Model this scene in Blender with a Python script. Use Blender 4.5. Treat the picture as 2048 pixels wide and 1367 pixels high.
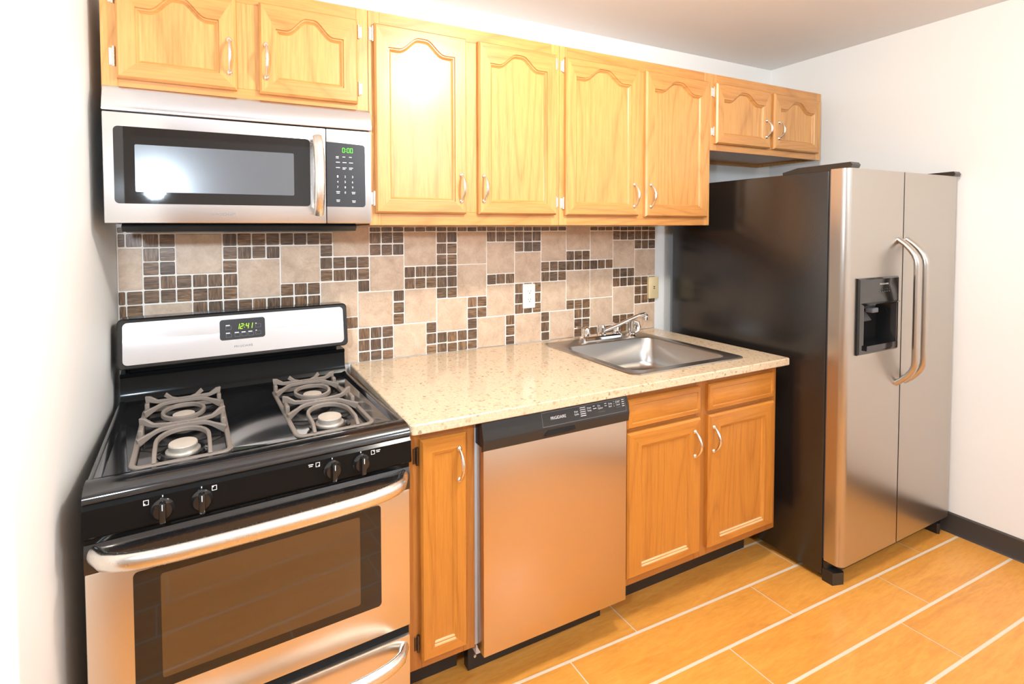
import bpy, bmesh, math, random
from mathutils import Vector, Matrix, Quaternion
random.seed(11)
for o in list(bpy.data.objects):
    bpy.data.objects.remove(o, do_unlink=True)
S = bpy.context.scene
COL = S.collection
W_IMG, H_IMG = 2048.0, 1367.0

# ------------------------------------------------------------------ camera
def make_camera():
    f, ppx, ppy = 968.491, 872.06, 493.24
    yaw, pit, rol = [math.radians(a) for a in (23.9427, 1.7626, -0.3366)]
    F = Vector((math.sin(yaw)*math.cos(pit), math.cos(yaw)*math.cos(pit), -math.sin(pit)))
    R0 = Vector((math.cos(yaw), -math.sin(yaw), 0))
    U0 = R0.cross(F)
    R = R0*math.cos(rol) + U0*math.sin(rol)
    U = -R0*math.sin(rol) + U0*math.cos(rol)
    cd = bpy.data.cameras.new('camera')
    cam = bpy.data.objects.new('camera', cd)
    COL.objects.link(cam)
    m = Matrix((R, U, -F)).transposed().to_4x4()
    m.translation = Vector((0.3073, -1.9488, 1.4497))
    cam.matrix_world = m
    cd.sensor_fit = 'HORIZONTAL'
    cd.sensor_width = 36.0
    cd.lens = 36.0*f/W_IMG
    cd.shift_x = (W_IMG/2 - ppx)/W_IMG
    cd.shift_y = (ppy - H_IMG/2)/W_IMG
    cd.clip_start = 0.02
    S.camera = cam
make_camera()

# ------------------------------------------------------------------ light
S.view_settings.view_transform = 'Standard'
S.view_settings.look = 'None'
S.view_settings.gamma = 1.0
S.view_settings.exposure = 0.10
S.view_settings.use_curve_mapping = False
wd = bpy.data.worlds.new('world')
S.world = wd
wd.use_nodes = True
wd.node_tree.nodes['Background'].inputs[0].default_value = (0.9, 0.95, 1.0, 1)
wd.node_tree.nodes['Background'].inputs[1].default_value = 0.6

def lamp(name, kind, loc, power, col, size, target=None):
    l = bpy.data.lights.new(name, kind)
    l.energy = power
    l.color = col
    if kind == 'POINT':
        l.shadow_soft_size = size
    else:
        l.shape = 'DISK'
        l.size = size
    o = bpy.data.objects.new(name, l)
    COL.objects.link(o)
    o.location = loc
    if target:
        o.rotation_euler = (Vector(target)-Vector(loc)).to_track_quat('-Z', 'Y').to_euler()
    return o
lamp('ceiling_lamp', 'POINT', (1.36, -1.36, 2.34), 64, (1.0, 0.93, 0.83), 0.07)
lamp('flash_lamp', 'AREA', (-0.03, -1.98, 1.70), 24, (0.70, 0.85, 1.0), 0.10, (0.9, 0.0, 1.35))
lamp('rear_fill_lamp', 'POINT', (2.1, -3.2, 2.2), 76, (0.74, 0.87, 1.0), 0.15)  # added fill light behind the camera, not a known fixture

# ------------------------------------------------------------------ materials
def new_mat(name):
    m = bpy.data.materials.new(name)
    m.use_nodes = True
    nt = m.node_tree
    return m, nt, nt.nodes['Principled BSDF']

def simple(name, col, rough=0.5, metal=0.0, coat=0.0, spec=0.5, bump=0.0, bscale=200.0, emit=None, estr=1.0):
    m, nt, b = new_mat(name)
    b.inputs['Base Color'].default_value = (*col, 1)
    b.inputs['Roughness'].default_value = rough
    b.inputs['Metallic'].default_value = metal
    b.inputs['Coat Weight'].default_value = coat
    b.inputs['Coat Roughness'].default_value = 0.05
    b.inputs['Specular IOR Level'].default_value = spec
    if emit:
        b.inputs['Emission Color'].default_value = (*emit, 1)
        b.inputs['Emission Strength'].default_value = estr
    tc = nt.nodes.new('ShaderNodeTexCoord')
    nz = nt.nodes.new('ShaderNodeTexNoise')
    nz.inputs['Scale'].default_value = bscale
    nt.links.new(tc.outputs['Object'], nz.inputs['Vector'])
    if bump:
        bp = nt.nodes.new('ShaderNodeBump')
        bp.inputs['Strength'].default_value = bump
        bp.inputs['Distance'].default_value = 0.002
        nt.links.new(nz.outputs['Fac'], bp.inputs['Height'])
        nt.links.new(bp.outputs['Normal'], b.inputs['Normal'])
    else:
        mr = nt.nodes.new('ShaderNodeMapRange')
        mr.inputs['To Min'].default_value = max(0.0, rough-0.012)
        mr.inputs['To Max'].default_value = min(1.0, rough+0.012)
        nt.links.new(nz.outputs['Fac'], mr.inputs['Value'])
        nt.links.new(mr.outputs['Result'], b.inputs['Roughness'])
    return m

def mapping(nt, scale, rnd=True, coord='Object'):
    tc = nt.nodes.new('ShaderNodeTexCoord')
    mp = nt.nodes.new('ShaderNodeMapping')
    mp.inputs['Scale'].default_value = scale
    src = tc.outputs[coord]
    if rnd:
        oi = nt.nodes.new('ShaderNodeObjectInfo')
        mu = nt.nodes.new('ShaderNodeVectorMath'); mu.operation = 'SCALE'
        mu.inputs[0].default_value = (7.3, 3.1, 5.7)
        nt.links.new(oi.outputs['Random'], mu.inputs['Scale'])
        ad = nt.nodes.new('ShaderNodeVectorMath'); ad.operation = 'ADD'
        nt.links.new(src, ad.inputs[0]); nt.links.new(mu.outputs['Vector'], ad.inputs[1])
        src = ad.outputs['Vector']
    nt.links.new(src, mp.inputs['Vector'])
    return mp.outputs['Vector']

def noise(nt, vec, scale, detail=3, rough=0.55, dist=0.0):
    n = nt.nodes.new('ShaderNodeTexNoise')
    n.inputs['Scale'].default_value = scale
    n.inputs['Detail'].default_value = detail
    n.inputs['Roughness'].default_value = rough
    n.inputs['Distortion'].default_value = dist
    nt.links.new(vec, n.inputs['Vector'])
    return n.outputs['Fac']

def ramp(nt, fac, stops):
    r = nt.nodes.new('ShaderNodeValToRGB')
    el = r.color_ramp.elements
    while len(el) < len(stops):
        el.new(0.5)
    for e, (p, c) in zip(el, stops):
        e.position = p
        e.color = (*c, 1) if len(c) == 3 else c
    nt.links.new(fac, r.inputs['Fac'])
    return r.outputs['Color']

def mix(nt, fac, a, b, mode='MIX'):
    n = nt.nodes.new('ShaderNodeMix')
    n.data_type = 'RGBA'
    n.blend_type = mode
    for val, idx in ((fac, 0), (a, 6), (b, 7)):
        if hasattr(val, 'links'):
            nt.links.new(val, n.inputs[idx])
        elif isinstance(val, (int, float)):
            n.inputs[idx].default_value = val
        else:
            n.inputs[idx].default_value = (*val, 1)
    return n.outputs[2]

def oak(name, light, dark, axis, rough=0.33):
    """Semi-gloss oak; axis is the direction the grain runs."""
    m, nt, b = new_mat(name)
    st = {'x': (0.055, 1, 1), 'z': (1, 1, 0.055)}[axis]
    wv = {'x': (0.13, 1, 1), 'z': (1, 1, 0.13)}[axis]
    fine = noise(nt, mapping(nt, st), 160, 3, 0.6, 0.3)
    wn = noise(nt, mapping(nt, wv), 3.4, 1.2, 0.45, 0.25)
    mu = nt.nodes.new('ShaderNodeMath'); mu.operation = 'MULTIPLY'; mu.inputs[1].default_value = 34
    nt.links.new(wn, mu.inputs[0])
    w = nt.nodes.new('ShaderNodeMath'); w.operation = 'PINGPONG'; w.inputs[1].default_value = 1.0
    nt.links.new(mu.outputs[0], w.inputs[0])
    big = noise(nt, mapping(nt, wv), 5, 2)
    c1 = ramp(nt, fine, [(0.30, dark), (0.62, light)])
    c2 = ramp(nt, w.outputs[0], [(0.0, dark), (0.16, tuple(d*0.45+l*0.55 for d, l in zip(dark, light))), (0.5, light), (1.0, light)])
    c = mix(nt, 0.5, c1, c2)
    c = mix(nt, big, c, mix(nt, 0.55, c, tuple(x*0.86 for x in light)))
    nt.links.new(c, b.inputs['Base Color'])
    b.inputs['Roughness'].default_value = rough
    bp = nt.nodes.new('ShaderNodeBump')
    bp.inputs['Strength'].default_value = 0.12
    bp.inputs['Distance'].default_value = 0.001
    nt.links.new(fine, bp.inputs['Height'])
    nt.links.new(bp.outputs['Normal'], b.inputs['Normal'])
    return m

def steel(name, col, rough, axis, spread=0.012):
    m, nt, b = new_mat(name)
    b.inputs['Metallic'].default_value = 1.0
    st = {'x': (0.01, 1, 1), 'z': (1, 1, 0.01)}[axis]
    n = noise(nt, mapping(nt, st, False), 900, 1, 0.5)
    mr = nt.nodes.new('ShaderNodeMapRange')
    mr.inputs['To Min'].default_value = rough-spread
    mr.inputs['To Max'].default_value = rough+spread
    nt.links.new(n, mr.inputs['Value'])
    nt.links.new(mr.outputs['Result'], b.inputs['Roughness'])
    c = ramp(nt, n, [(0.2, tuple(x*0.985 for x in col)), (0.8, col)])
    nt.links.new(c, b.inputs['Base Color'])
    b.inputs['Anisotropic'].default_value = 0.5
    return m

def granite():
    m, nt, b = new_mat('speckled_beige_quartz')
    v = mapping(nt, (1, 1, 1), False)
    n1 = noise(nt, v, 150, 4, 0.7)
    n2 = noise(nt, v, 24, 3, 0.6)
    base = ramp(nt, n1, [(0.28, (0.47, 0.32, 0.19)), (0.45, (0.62, 0.475, 0.325)), (0.65, (0.72, 0.585, 0.43))])
    base = mix(nt, n2, base, mix(nt, 0.35, base, (0.86, 0.66, 0.40)))
    vo = nt.nodes.new('ShaderNodeTexVoronoi')
    vo.inputs['Scale'].default_value = 125
    nt.links.new(v, vo.inputs['Vector'])
    sp = nt.nodes.new('ShaderNodeSeparateColor')
    nt.links.new(vo.outputs['Color'], sp.inputs['Color'])
    fl = ramp(nt, sp.outputs[0], [(0.90, (0, 0, 0)), (0.96, (0.5, 0.5, 0.5))])
    base = mix(nt, fl, base, (0.42, 0.23, 0.09))
    fl2 = ramp(nt, sp.outputs[1], [(0.97, (0, 0, 0)), (0.99, (0.6, 0.6, 0.6))])
    base = mix(nt, fl2, base, (0.16, 0.10, 0.06))
    nt.links.new(base, b.inputs['Base Color'])
    b.inputs['Roughness'].default_value = 0.14
    return m

def attr_sep(nt, name):
    a = nt.nodes.new('ShaderNodeAttribute')
    a.attribute_name = name
    s = nt.nodes.new('ShaderNodeSeparateColor')
    nt.links.new(a.outputs['Color'], s.inputs['Color'])
    return s.outputs

def stone_tile():
    m, nt, b = new_mat('beige_travertine_tile')
    v = mapping(nt, (1, 1, 1), False)
    s = attr_sep(nt, 'variation')
    ad = nt.nodes.new('ShaderNodeVectorMath'); ad.operation = 'ADD'
    cm = nt.nodes.new('ShaderNodeCombineXYZ')
    for i in range(3):
        mu = nt.nodes.new('ShaderNodeMath'); mu.operation = 'MULTIPLY'
        mu.inputs[1].default_value = 9.0
        nt.links.new(s[i], mu.inputs[0]); nt.links.new(mu.outputs[0], cm.inputs[i])
    nt.links.new(v, ad.inputs[0]); nt.links.new(cm.outputs[0], ad.inputs[1])
    v = ad.outputs[0]
    n = noise(nt, v, 16, 5, 0.65, 0.6)
    f = noise(nt, v, 130, 3, 0.7)
    c = ramp(nt, n, [(0.28, (0.45, 0.30, 0.20)), (0.5, (0.60, 0.435, 0.305)), (0.72, (0.72, 0.555, 0.41))])
    c = mix(nt, 0.18, c, ramp(nt, f, [(0.3, (0.45, 0.30, 0.2)), (0.7, (0.85, 0.72, 0.56))]))
    nt.links.new(c, b.inputs['Base Color'])
    b.inputs['Roughness'].default_value = 0.42
    bp = nt.nodes.new('ShaderNodeBump')
    bp.inputs['Strength'].default_value = 0.25; bp.inputs['Distance'].default_value = 0.002
    nt.links.new(n, bp.inputs['Height']); nt.links.new(bp.outputs['Normal'], b.inputs['Normal'])
    return m

def mosaic_tile():
    m, nt, b = new_mat('brown_wood_look_mosaic')
    s = attr_sep(nt, 'variation')
    cm = nt.nodes.new('ShaderNodeCombineXYZ')
    for i in range(3):
        mu = nt.nodes.new('ShaderNodeMath'); mu.operation = 'MULTIPLY'
        mu.inputs[1].default_value = 13.0
        nt.links.new(s[0], mu.inputs[0]); nt.links.new(mu.outputs[0], cm.inputs[i])
    facs = []
    for sc in ((0.10, 1, 1), (1, 1, 0.10)):
        v = mapping(nt, sc, False)
        ad = nt.nodes.new('ShaderNodeVectorMath'); ad.operation = 'ADD'
        nt.links.new(v, ad.inputs[0]); nt.links.new(cm.outputs[0], ad.inputs[1])
        facs.append(noise(nt, ad.outputs[0], 190, 3, 0.6, 0.8))
    gt = nt.nodes.new('ShaderNodeMath'); gt.operation = 'GREATER_THAN'
    gt.inputs[1].default_value = 0.5
    nt.links.new(s[1], gt.inputs[0])
    fac = mix(nt, gt.outputs[0], facs[0], facs[1])
    c = ramp(nt, fac, [(0.3, (0.065, 0.035, 0.018)), (0.5, (0.20, 0.112, 0.058)), (0.72, (0.42, 0.255, 0.135))])
    c = mix(nt, s[2], c, mix(nt, 1.0, c, (0.55, 0.60, 0.72), 'MULTIPLY'))
    nt.links.new(c, b.inputs['Base Color'])
    b.inputs['Roughness'].default_value = 0.3
    return m

def floor_wood():
    m, nt, b = new_mat('honey_wood_look_tile')
    v = mapping(nt, (0.16, 1, 1), False)
    s = attr_sep(nt, 'variation')
    ad = nt.nodes.new('ShaderNodeVectorMath'); ad.operation = 'ADD'
    cm = nt.nodes.new('ShaderNodeCombineXYZ')
    for i in range(3):
        mu = nt.nodes.new('ShaderNodeMath'); mu.operation = 'MULTIPLY'
        mu.inputs[1].default_value = 11.0
        nt.links.new(s[i], mu.inputs[0]); nt.links.new(mu.outputs[0], cm.inputs[i])
    nt.links.new(v, ad.inputs[0]); nt.links.new(cm.outputs[0], ad.inputs[1])
    v = ad.outputs[0]
    n = noise(nt, v, 14, 4, 0.6, 1.4)
    f = noise(nt, v, 110, 3, 0.6, 0.4)
    c = ramp(nt, n, [(0.25, (0.64, 0.245, 0.036)), (0.5, (0.79, 0.335, 0.052)), (0.75, (0.86, 0.41, 0.08))])
    c = mix(nt, 0.3, c, ramp(nt, f, [(0.3, (0.55, 0.2, 0.035)), (0.7, (0.84, 0.40, 0.10))]))
    nt.links.new(c, b.inputs['Base Color'])
    b.inputs['Roughness'].default_value = 0.3
    return m

M = {}
M['wall'] = simple('warm_white_wall_paint', (0.86, 0.86, 0.84), 0.6, bump=0.05, bscale=160)
M['ceiling'] = simple('ceiling_paint', (0.84, 0.85, 0.86), 0.8, bump=0.05, bscale=160)
M['oak'] = oak('golden_oak_vertical_grain', (0.66, 0.335, 0.105), (0.39, 0.150, 0.034), 'z')
M['oak_h'] = oak('golden_oak_horizontal_grain', (0.61, 0.285, 0.082), (0.36, 0.130, 0.028), 'x')
M['oak_base'] = oak('dim_lit_oak_vertical_grain', (0.58, 0.225, 0.034), (0.35, 0.110, 0.014), 'z')  # golden oak darkened: weaker light low down put into the colour
M['oak_base_h'] = oak('dim_lit_oak_horizontal_grain', (0.59, 0.23, 0.035), (0.38, 0.12, 0.016), 'x')  # same dimmer light in the colour, grain running sideways
M['oak_worn'] = oak('worn_pale_oak_edge', (0.80, 0.58, 0.32), (0.66, 0.40, 0.16), 'x', 0.5)
M['nickel'] = simple('satin_nickel', (0.80, 0.77, 0.72), 0.27, 1.0)
M['bronze'] = simple('dark_bronze', (0.10, 0.075, 0.055), 0.4, 0.9)
M['chrome'] = simple('polished_chrome', (0.88, 0.88, 0.88), 0.06, 1.0)
M['steel_v'] = steel('brushed_steel_vertical', (0.54, 0.50, 0.45), 0.30, 'z')
M['steel_h'] = steel('brushed_steel_horizontal', (0.74, 0.67, 0.59), 0.30, 'x')
M['steel_mw'] = steel('brushed_steel_bright', (0.70, 0.71, 0.73), 0.24, 'x')
M['steel_dw'] = steel('brushed_steel_floor_tint', (0.66, 0.545, 0.44), 0.30, 'x')  # tan is the orange floor's reflection put into the steel colour
M['oak_frame'] = oak('reddish_oak_frame', (0.44, 0.165, 0.032), (0.30, 0.095, 0.016), 'z')
M['oak_frame_h'] = oak('reddish_oak_frame_rail', (0.43, 0.16, 0.031), (0.29, 0.09, 0.015), 'x')
M['steel_sink'] = steel('satin_sink_steel', (0.45, 0.42, 0.385), 0.30, 'x')
M['enamel'] = simple('black_enamel', (0.008, 0.008, 0.009), 0.10, spec=1.0)
M['black_fridge'] = simple('pebbled_black_paint', (0.012, 0.010, 0.009), 0.19, spec=0.8, bump=0.10, bscale=420)
M['black_plastic'] = simple('black_plastic', (0.02, 0.019, 0.018), 0.28)
M['black_gloss'] = simple('glossy_black_plastic', (0.012, 0.012, 0.012), 0.09)
M['black_vinyl'] = simple('black_vinyl', (0.018, 0.016, 0.015), 0.38)
M['base_vinyl'] = simple('charcoal_brown_vinyl', (0.045, 0.037, 0.032), 0.4)
M['rubber'] = simple('dark_grey_rubber', (0.05, 0.05, 0.055), 0.6)
M['panel_grey'] = simple('charcoal_panel', (0.02, 0.02, 0.023), 0.30)
M['enamel_front'] = simple('black_painted_front', (0.006, 0.006, 0.006), 0.14, spec=0.12)
M['glass_black'] = simple('black_oven_glass', (0.010, 0.009, 0.009), 0.035, spec=0.6)
M['glass_brown'] = simple('oven_window_glass_floor_tint', (0.070, 0.034, 0.014), 0.045, spec=1.0)  # brown base colour carries the reflected floor and the mesh
M['screen'] = simple('grey_microwave_screen', (0.10, 0.105, 0.115), 0.22, spec=0.6)
M['dark_hole'] = simple('matte_black', (0.004, 0.004, 0.004), 0.9)
M['iron'] = simple('taupe_cast_iron', (0.20, 0.160, 0.130), 0.5, bump=0.12, bscale=500)
M['burner_cap'] = simple('tan_burner_cap', (0.48, 0.40, 0.32), 0.45)
M['aluminium'] = simple('cast_aluminium', (0.70, 0.64, 0.56), 0.38, 0.7)
M['green'] = simple('green_display_segments', (0.02, 0.1, 0.0), 0.5, emit=(0.10, 1.0, 0.02), estr=1.6)
M['lime'] = simple('lime_display_segments', (0.05, 0.1, 0.0), 0.5, emit=(0.42, 1.0, 0.01), estr=1.6)
M['print'] = simple('white_printing', (0.75, 0.75, 0.73), 0.5)
M['print_grey'] = simple('grey_printing', (0.16, 0.16, 0.17), 0.5)
M['white_plastic'] = simple('white_plastic', (0.85, 0.82, 0.76), 0.35)
M['almond'] = simple('almond_plastic', (0.76, 0.62, 0.36), 0.4)
M['insulation'] = simple('grey_white_insulation', (0.62, 0.64, 0.68), 0.6)
M['grout'] = simple('cream_grout', (0.92, 0.87, 0.79), 0.85, bump=0.1, bscale=400)
M['floor_grout'] = simple('sandy_floor_grout', (0.78, 0.63, 0.47), 0.9, bump=0.1, bscale=400)
M['granite'] = granite()
M['stone'] = stone_tile()
M['mosaic'] = mosaic_tile()
M['floor'] = floor_wood()

# ------------------------------------------------------------------ mesh helpers
class MB:
    """Collects shapes in one bmesh; build() links it as one object."""
    def __init__(self):
        self.bm = bmesh.new()
        self.mats = []
    def mi(self, m):
        if m not in self.mats:
            self.mats.append(m)
        return self.mats.index(m)
    def box(self, x0, x1, y0, y1, z0, z1, m, bev=0.0, seg=2):
        vs = [self.bm.verts.new((x, y, z)) for x in (x0, x1) for y in (y0, y1) for z in (z0, z1)]
        q = [(0, 1, 3, 2), (4, 6, 7, 5), (0, 4, 5, 1), (2, 3, 7, 6), (0, 2, 6, 4), (1, 5, 7, 3)]
        fs = [self.bm.faces.new([vs[i] for i in f]) for f in q]
        k = self.mi(m)
        for f in fs:
            f.material_index = k
        if bev:
            es = list({e for f in fs for e in f.edges})
            r = bmesh.ops.bevel(self.bm, geom=es, offset=bev, segments=seg, profile=0.5, affect='EDGES')
            for f in r['faces']:
                f.material_index = k
        return self
    def loops(self, loops, m, cap0=False, cap1=False, closed=True, mats=None):
        """Bridges successive loops of equally many points."""
        rings = [[self.bm.verts.new(p) for p in lp] for lp in loops]
        n = len(rings[0])
        for j in range(len(rings)-1):
            k = self.mi(mats[j] if mats else m)
            for i in range(n if closed else n-1):
                a, b = rings[j], rings[j+1]
                f = self.bm.faces.new((a[i], a[(i+1) % n], b[(i+1) % n], b[i]))
                f.material_index = k
        if cap0:
            f = self.bm.faces.new(rings[0][::-1]); f.material_index = self.mi(mats[0] if mats else m)
        if cap1:
            f = self.bm.faces.new(rings[-1]); f.material_index = self.mi(mats[-1] if mats else m)
        return rings
    def prism(self, poly, axis, a, b, m):
        """Extrudes a 2-D polygon along an axis from a to b."""
        def p3(u, v, w):
            return {'x': (w, u, v), 'y': (u, w, v), 'z': (u, v, w)}[axis]
        self.loops([[p3(u, v, a) for u, v in poly], [p3(u, v, b) for u, v in poly]], m, True, True)
        return self
    def tube(self, pts, r, m, n=12, flat=(1, 1), up=None, closed=False):
        pts = [Vector(p) for p in pts]
        rs = r if isinstance(r, (list, tuple)) else [r]*len(pts)
        rings = []
        prev = None
        for i, p in enumerate(pts):
            if closed:
                t = pts[(i+1) % len(pts)] - pts[i-1]
            else:
                t = pts[min(i+1, len(pts)-1)] - pts[max(i-1, 0)]
            t.normalize()
            if up is not None:
                u = Vector(up)
            elif prev is None:
                u = Vector((0, 0, 1)) if abs(t.z) < 0.9 else Vector((1, 0, 0))
            else:
                u = prev
            u = (u - t*u.dot(t)).normalized()
            prev = u
            w = t.cross(u)
            rings.append([p + (u*math.cos(a)*flat[0] + w*math.sin(a)*flat[1])*rs[i]
                          for a in [2*math.pi*k/n for k in range(n)]])
        if closed:
            rings.append(rings[0])
            self.loops(rings, m)
            bmesh.ops.remove_doubles(self.bm, verts=self.bm.verts, dist=1e-6)
        else:
            self.loops(rings, m, True, True)
        return self
    def bar(self, pts, w, h, m, up=(0, 0, 1), closed=False):
        """Rectangular bar swept along points; w across, h along up."""
        pts = [Vector(p) for p in pts]
        ws = w if isinstance(w, (list, tuple)) else [w]*len(pts)
        hs = h if isinstance(h, (list, tuple)) else [h]*len(pts)
        rings = []
        for i, p in enumerate(pts):
            if closed:
                t = pts[(i+1) % len(pts)] - pts[i-1]
            else:
                t = pts[min(i+1, len(pts)-1)] - pts[max(i-1, 0)]
            t.normalize()
            u = Vector(up); u = (u - t*u.dot(t)).normalized()
            s = t.cross(u)
            a, b = ws[i]/2, hs[i]/2
            c = 0.3*min(a, b)
            rings.append([p+s*x+u*y for x, y in ((-a+c, -b), (a-c, -b), (a, -b+c), (a, b-c), (a-c, b), (-a+c, b), (-a, b-c), (-a, -b+c))])
        if closed:
            rings.append([v.copy() for v in rings[0]])
            self.loops(rings, m)
        else:
            self.loops(rings, m, True, True)
        return self
    def lathe(self, prof, c, axis, m, n=24, cap=True):
        """prof: (radius, offset) pairs along the axis."""
        c = Vector(c)
        ax = Vector(axis).normalized()
        u = ax.orthogonal().normalized(); w = ax.cross(u)
        self.loops([[c + ax*h + (u*math.cos(2*math.pi*k/n)+w*math.sin(2*math.pi*k/n))*max(r, 1e-5) for k in range(n)]
                    for r, h in prof], m, cap, cap)
        return self
    def text(self, s, fit, fn, m, th=0.0004, shear=0.0, align=None):
        """Writes s so that it fills the box fit=(a0,a1,b0,b1); fn maps (a,b,depth) to a point."""
        cu = bpy.data.curves.new('t', 'FONT'); cu.body = s; cu.shear = shear
        o = bpy.data.objects.new('t', cu); COL.objects.link(o)
        bpy.context.view_layer.update()
        me = bpy.data.meshes.new_from_object(o.evaluated_get(bpy.context.evaluated_depsgraph_get()))
        vs = [v.co.copy() for v in me.vertices]
        x0, x1 = min(v.x for v in vs), max(v.x for v in vs)
        y0, y1 = min(v.y for v in vs), max(v.y for v in vs)
        a0, a1, b0, b1 = fit
        k = self.mi(m)
        nv = [self.bm.verts.new(fn(a0+(v.x-x0)/(x1-x0)*(a1-a0), b0+(v.y-y0)/(y1-y0)*(b1-b0), th)) for v in vs]
        for p in me.polygons:
            try:
                f = self.bm.faces.new([nv[i] for i in p.vertices]); f.material_index = k
            except ValueError:
                pass
        bpy.data.objects.remove(o); bpy.data.curves.remove(cu); bpy.data.meshes.remove(me)
        return self
    def mark(self, a0, a1, b0, b1, fn, m, th=0.0004):
        f = self.bm.faces.new([self.bm.verts.new(fn(a, b, th)) for a, b in ((a0, b0), (a1, b0), (a1, b1), (a0, b1))])
        f.material_index = self.mi(m)
        return self
    def outline(self, a0, a1, b0, b1, w, fn, m):
        self.mark(a0, a1, b0, b0+w, fn, m); self.mark(a0, a1, b1-w, b1, fn, m)
        self.mark(a0, a0+w, b0+w, b1-w, fn, m); self.mark(a1-w, a1, b0+w, b1-w, fn, m)
        return self
    def build(self, name, parent=None, shift=(0, 0, 0), ang=32):
        bm = self.bm
        bmesh.ops.recalc_face_normals(bm, faces=bm.faces)
        if any(shift):
            bmesh.ops.translate(bm, verts=bm.verts, vec=-Vector(shift))
        for f in bm.faces:
            f.smooth = True
        lim = math.radians(ang)
        for e in bm.edges:
            e.smooth = len(e.link_faces) == 2 and e.calc_face_angle(0) < lim
        me = bpy.data.meshes.new(name)
        bm.to_mesh(me); bm.free()
        for m in self.mats:
            me.materials.append(m)
        o = bpy.data.objects.new(name, me)
        COL.objects.link(o)
        if parent is not None:
            o.parent = parent
        return o

def tag(o, label, cat, group=None):
    o['label'] = label; o['category'] = cat
    if group:
        o['group'] = group
    return o

class Thing:
    """Empty at a thing's base; parts are given in world coordinates unless local."""
    def __init__(self, name, label, cat, loc, rz=0.0, group=None, local=False):
        self.o = bpy.data.objects.new(name, None)
        COL.objects.link(self.o)
        self.o.location = loc; self.o.rotation_euler = (0, 0, rz)
        self.o.empty_display_size = 0.05
        self.loc = (0, 0, 0) if local else loc
        tag(self.o, label, cat, group)
    def part(self, name, mb, parent=None, label=None, ang=32):
        o = mb.build(name, parent or self.o, self.loc, ang)
        if label:
            o['label'] = label
        return o

def struct(name, mb):
    o = mb.build(name)
    o['kind'] = 'structure'
    return o

def rrect(x0, x1, z0, z1, r, n=5):
    """Rounded rectangle, counter-clockwise, as (a,b) pairs."""
    out = []
    for cx, cz, a0 in ((x1-r, z0+r, -90), (x1-r, z1-r, 0), (x0+r, z1-r, 90), (x0+r, z0+r, 180)):
        for k in range(n+1):
            a = math.radians(a0 + 90.0*k/n)
            out.append((cx+r*math.cos(a), cz+r*math.sin(a)))
    return out

def fy(y):
    return lambda a, b, d: (a, y-d, b)

# ------------------------------------------------------------------ room
XL, XR, ZC = -0.018, 3.475, 2.447
struct('wall_back', MB().box(-0.14, XR+0.12, 0, 0.12, 0, ZC, M['wall']))
struct('wall_right', MB().box(XR, XR+0.12, -4.6, 0, 0, ZC, M['wall']))
struct('wall_left', MB().box(-0.14, XL, -0.93, 0, 0, ZC, M['wall'], 0.004))
struct('wall_rear', MB().box(-3.0, XR+0.12, -4.72, -4.6, 0, ZC, M['wall']))
struct('wall_far_left', MB().box(-3.12, -3.0, -4.72, -0.93, 0, ZC, M['wall']))
struct('wall_hall', MB().box(-3.0, -0.14, -0.93, -0.81, 0, ZC, M['wall']))
struct('ceiling', MB().box(-3.12, XR+0.12, -4.72, 0.12, ZC, ZC+0.1, M['ceiling']))
bb = MB()
bb.prism([(XR-0.0008, 0.0), (XR-0.016, 0.0), (XR-0.010, 0.012), (XR-0.007, 0.09), (XR-0.0008, 0.097)], 'y', -4.6, -0.002, M['base_vinyl'])
struct('baseboard_right', bb)

def make_floor():
    b = MB()
    k_g, k_p = b.mi(M['floor_grout']), b.mi(M['floor'])
    lay = b.bm.loops.layers.float_color.new('variation')
    b.box(-3.12, XR, -4.72, 0.0, -0.08, -0.0012, M['floor_grout'])
    PW, PL, sk = 0.1705, 0.896, -0.024
    offs = {0: 1.10, 1: 1.658, 2: 1.358, 3: 1.896, 4: 1.680, 5: 1.471}
    for r in range(-1, 26):
        yt = -0.512 - (r-1)*PW
        o = offs.get(r, random.uniform(0, PL))
        gw = 0.0052
        for k in range(-6, 4):
            xa, xb = o + k*PL, o + (k+1)*PL
            xa2, xb2 = max(xa+0.0026, -3.1), min(xb-0.0026, XR)
            if xb2 <= xa2:
                continue
            pts = [(x, min(yt + sk*(x-1.66) + d, 0.0)) for x, d in ((xa2, -PW+gw), (xb2, -PW+gw), (xb2, -gw), (xa2, -gw))]
            if max(p[1] for p in pts) < -4.6 or min(p[1] for p in pts) >= 0:
                continue
            f = b.bm.faces.new([b.bm.verts.new((x, y, 0.0)) for x, y in pts])
            f.material_index = k_p
            c = (random.random(), random.random(), random.random(), 1)
            for l in f.loops:
                l[lay] = c
    return struct('floor', b)
make_floor()

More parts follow.
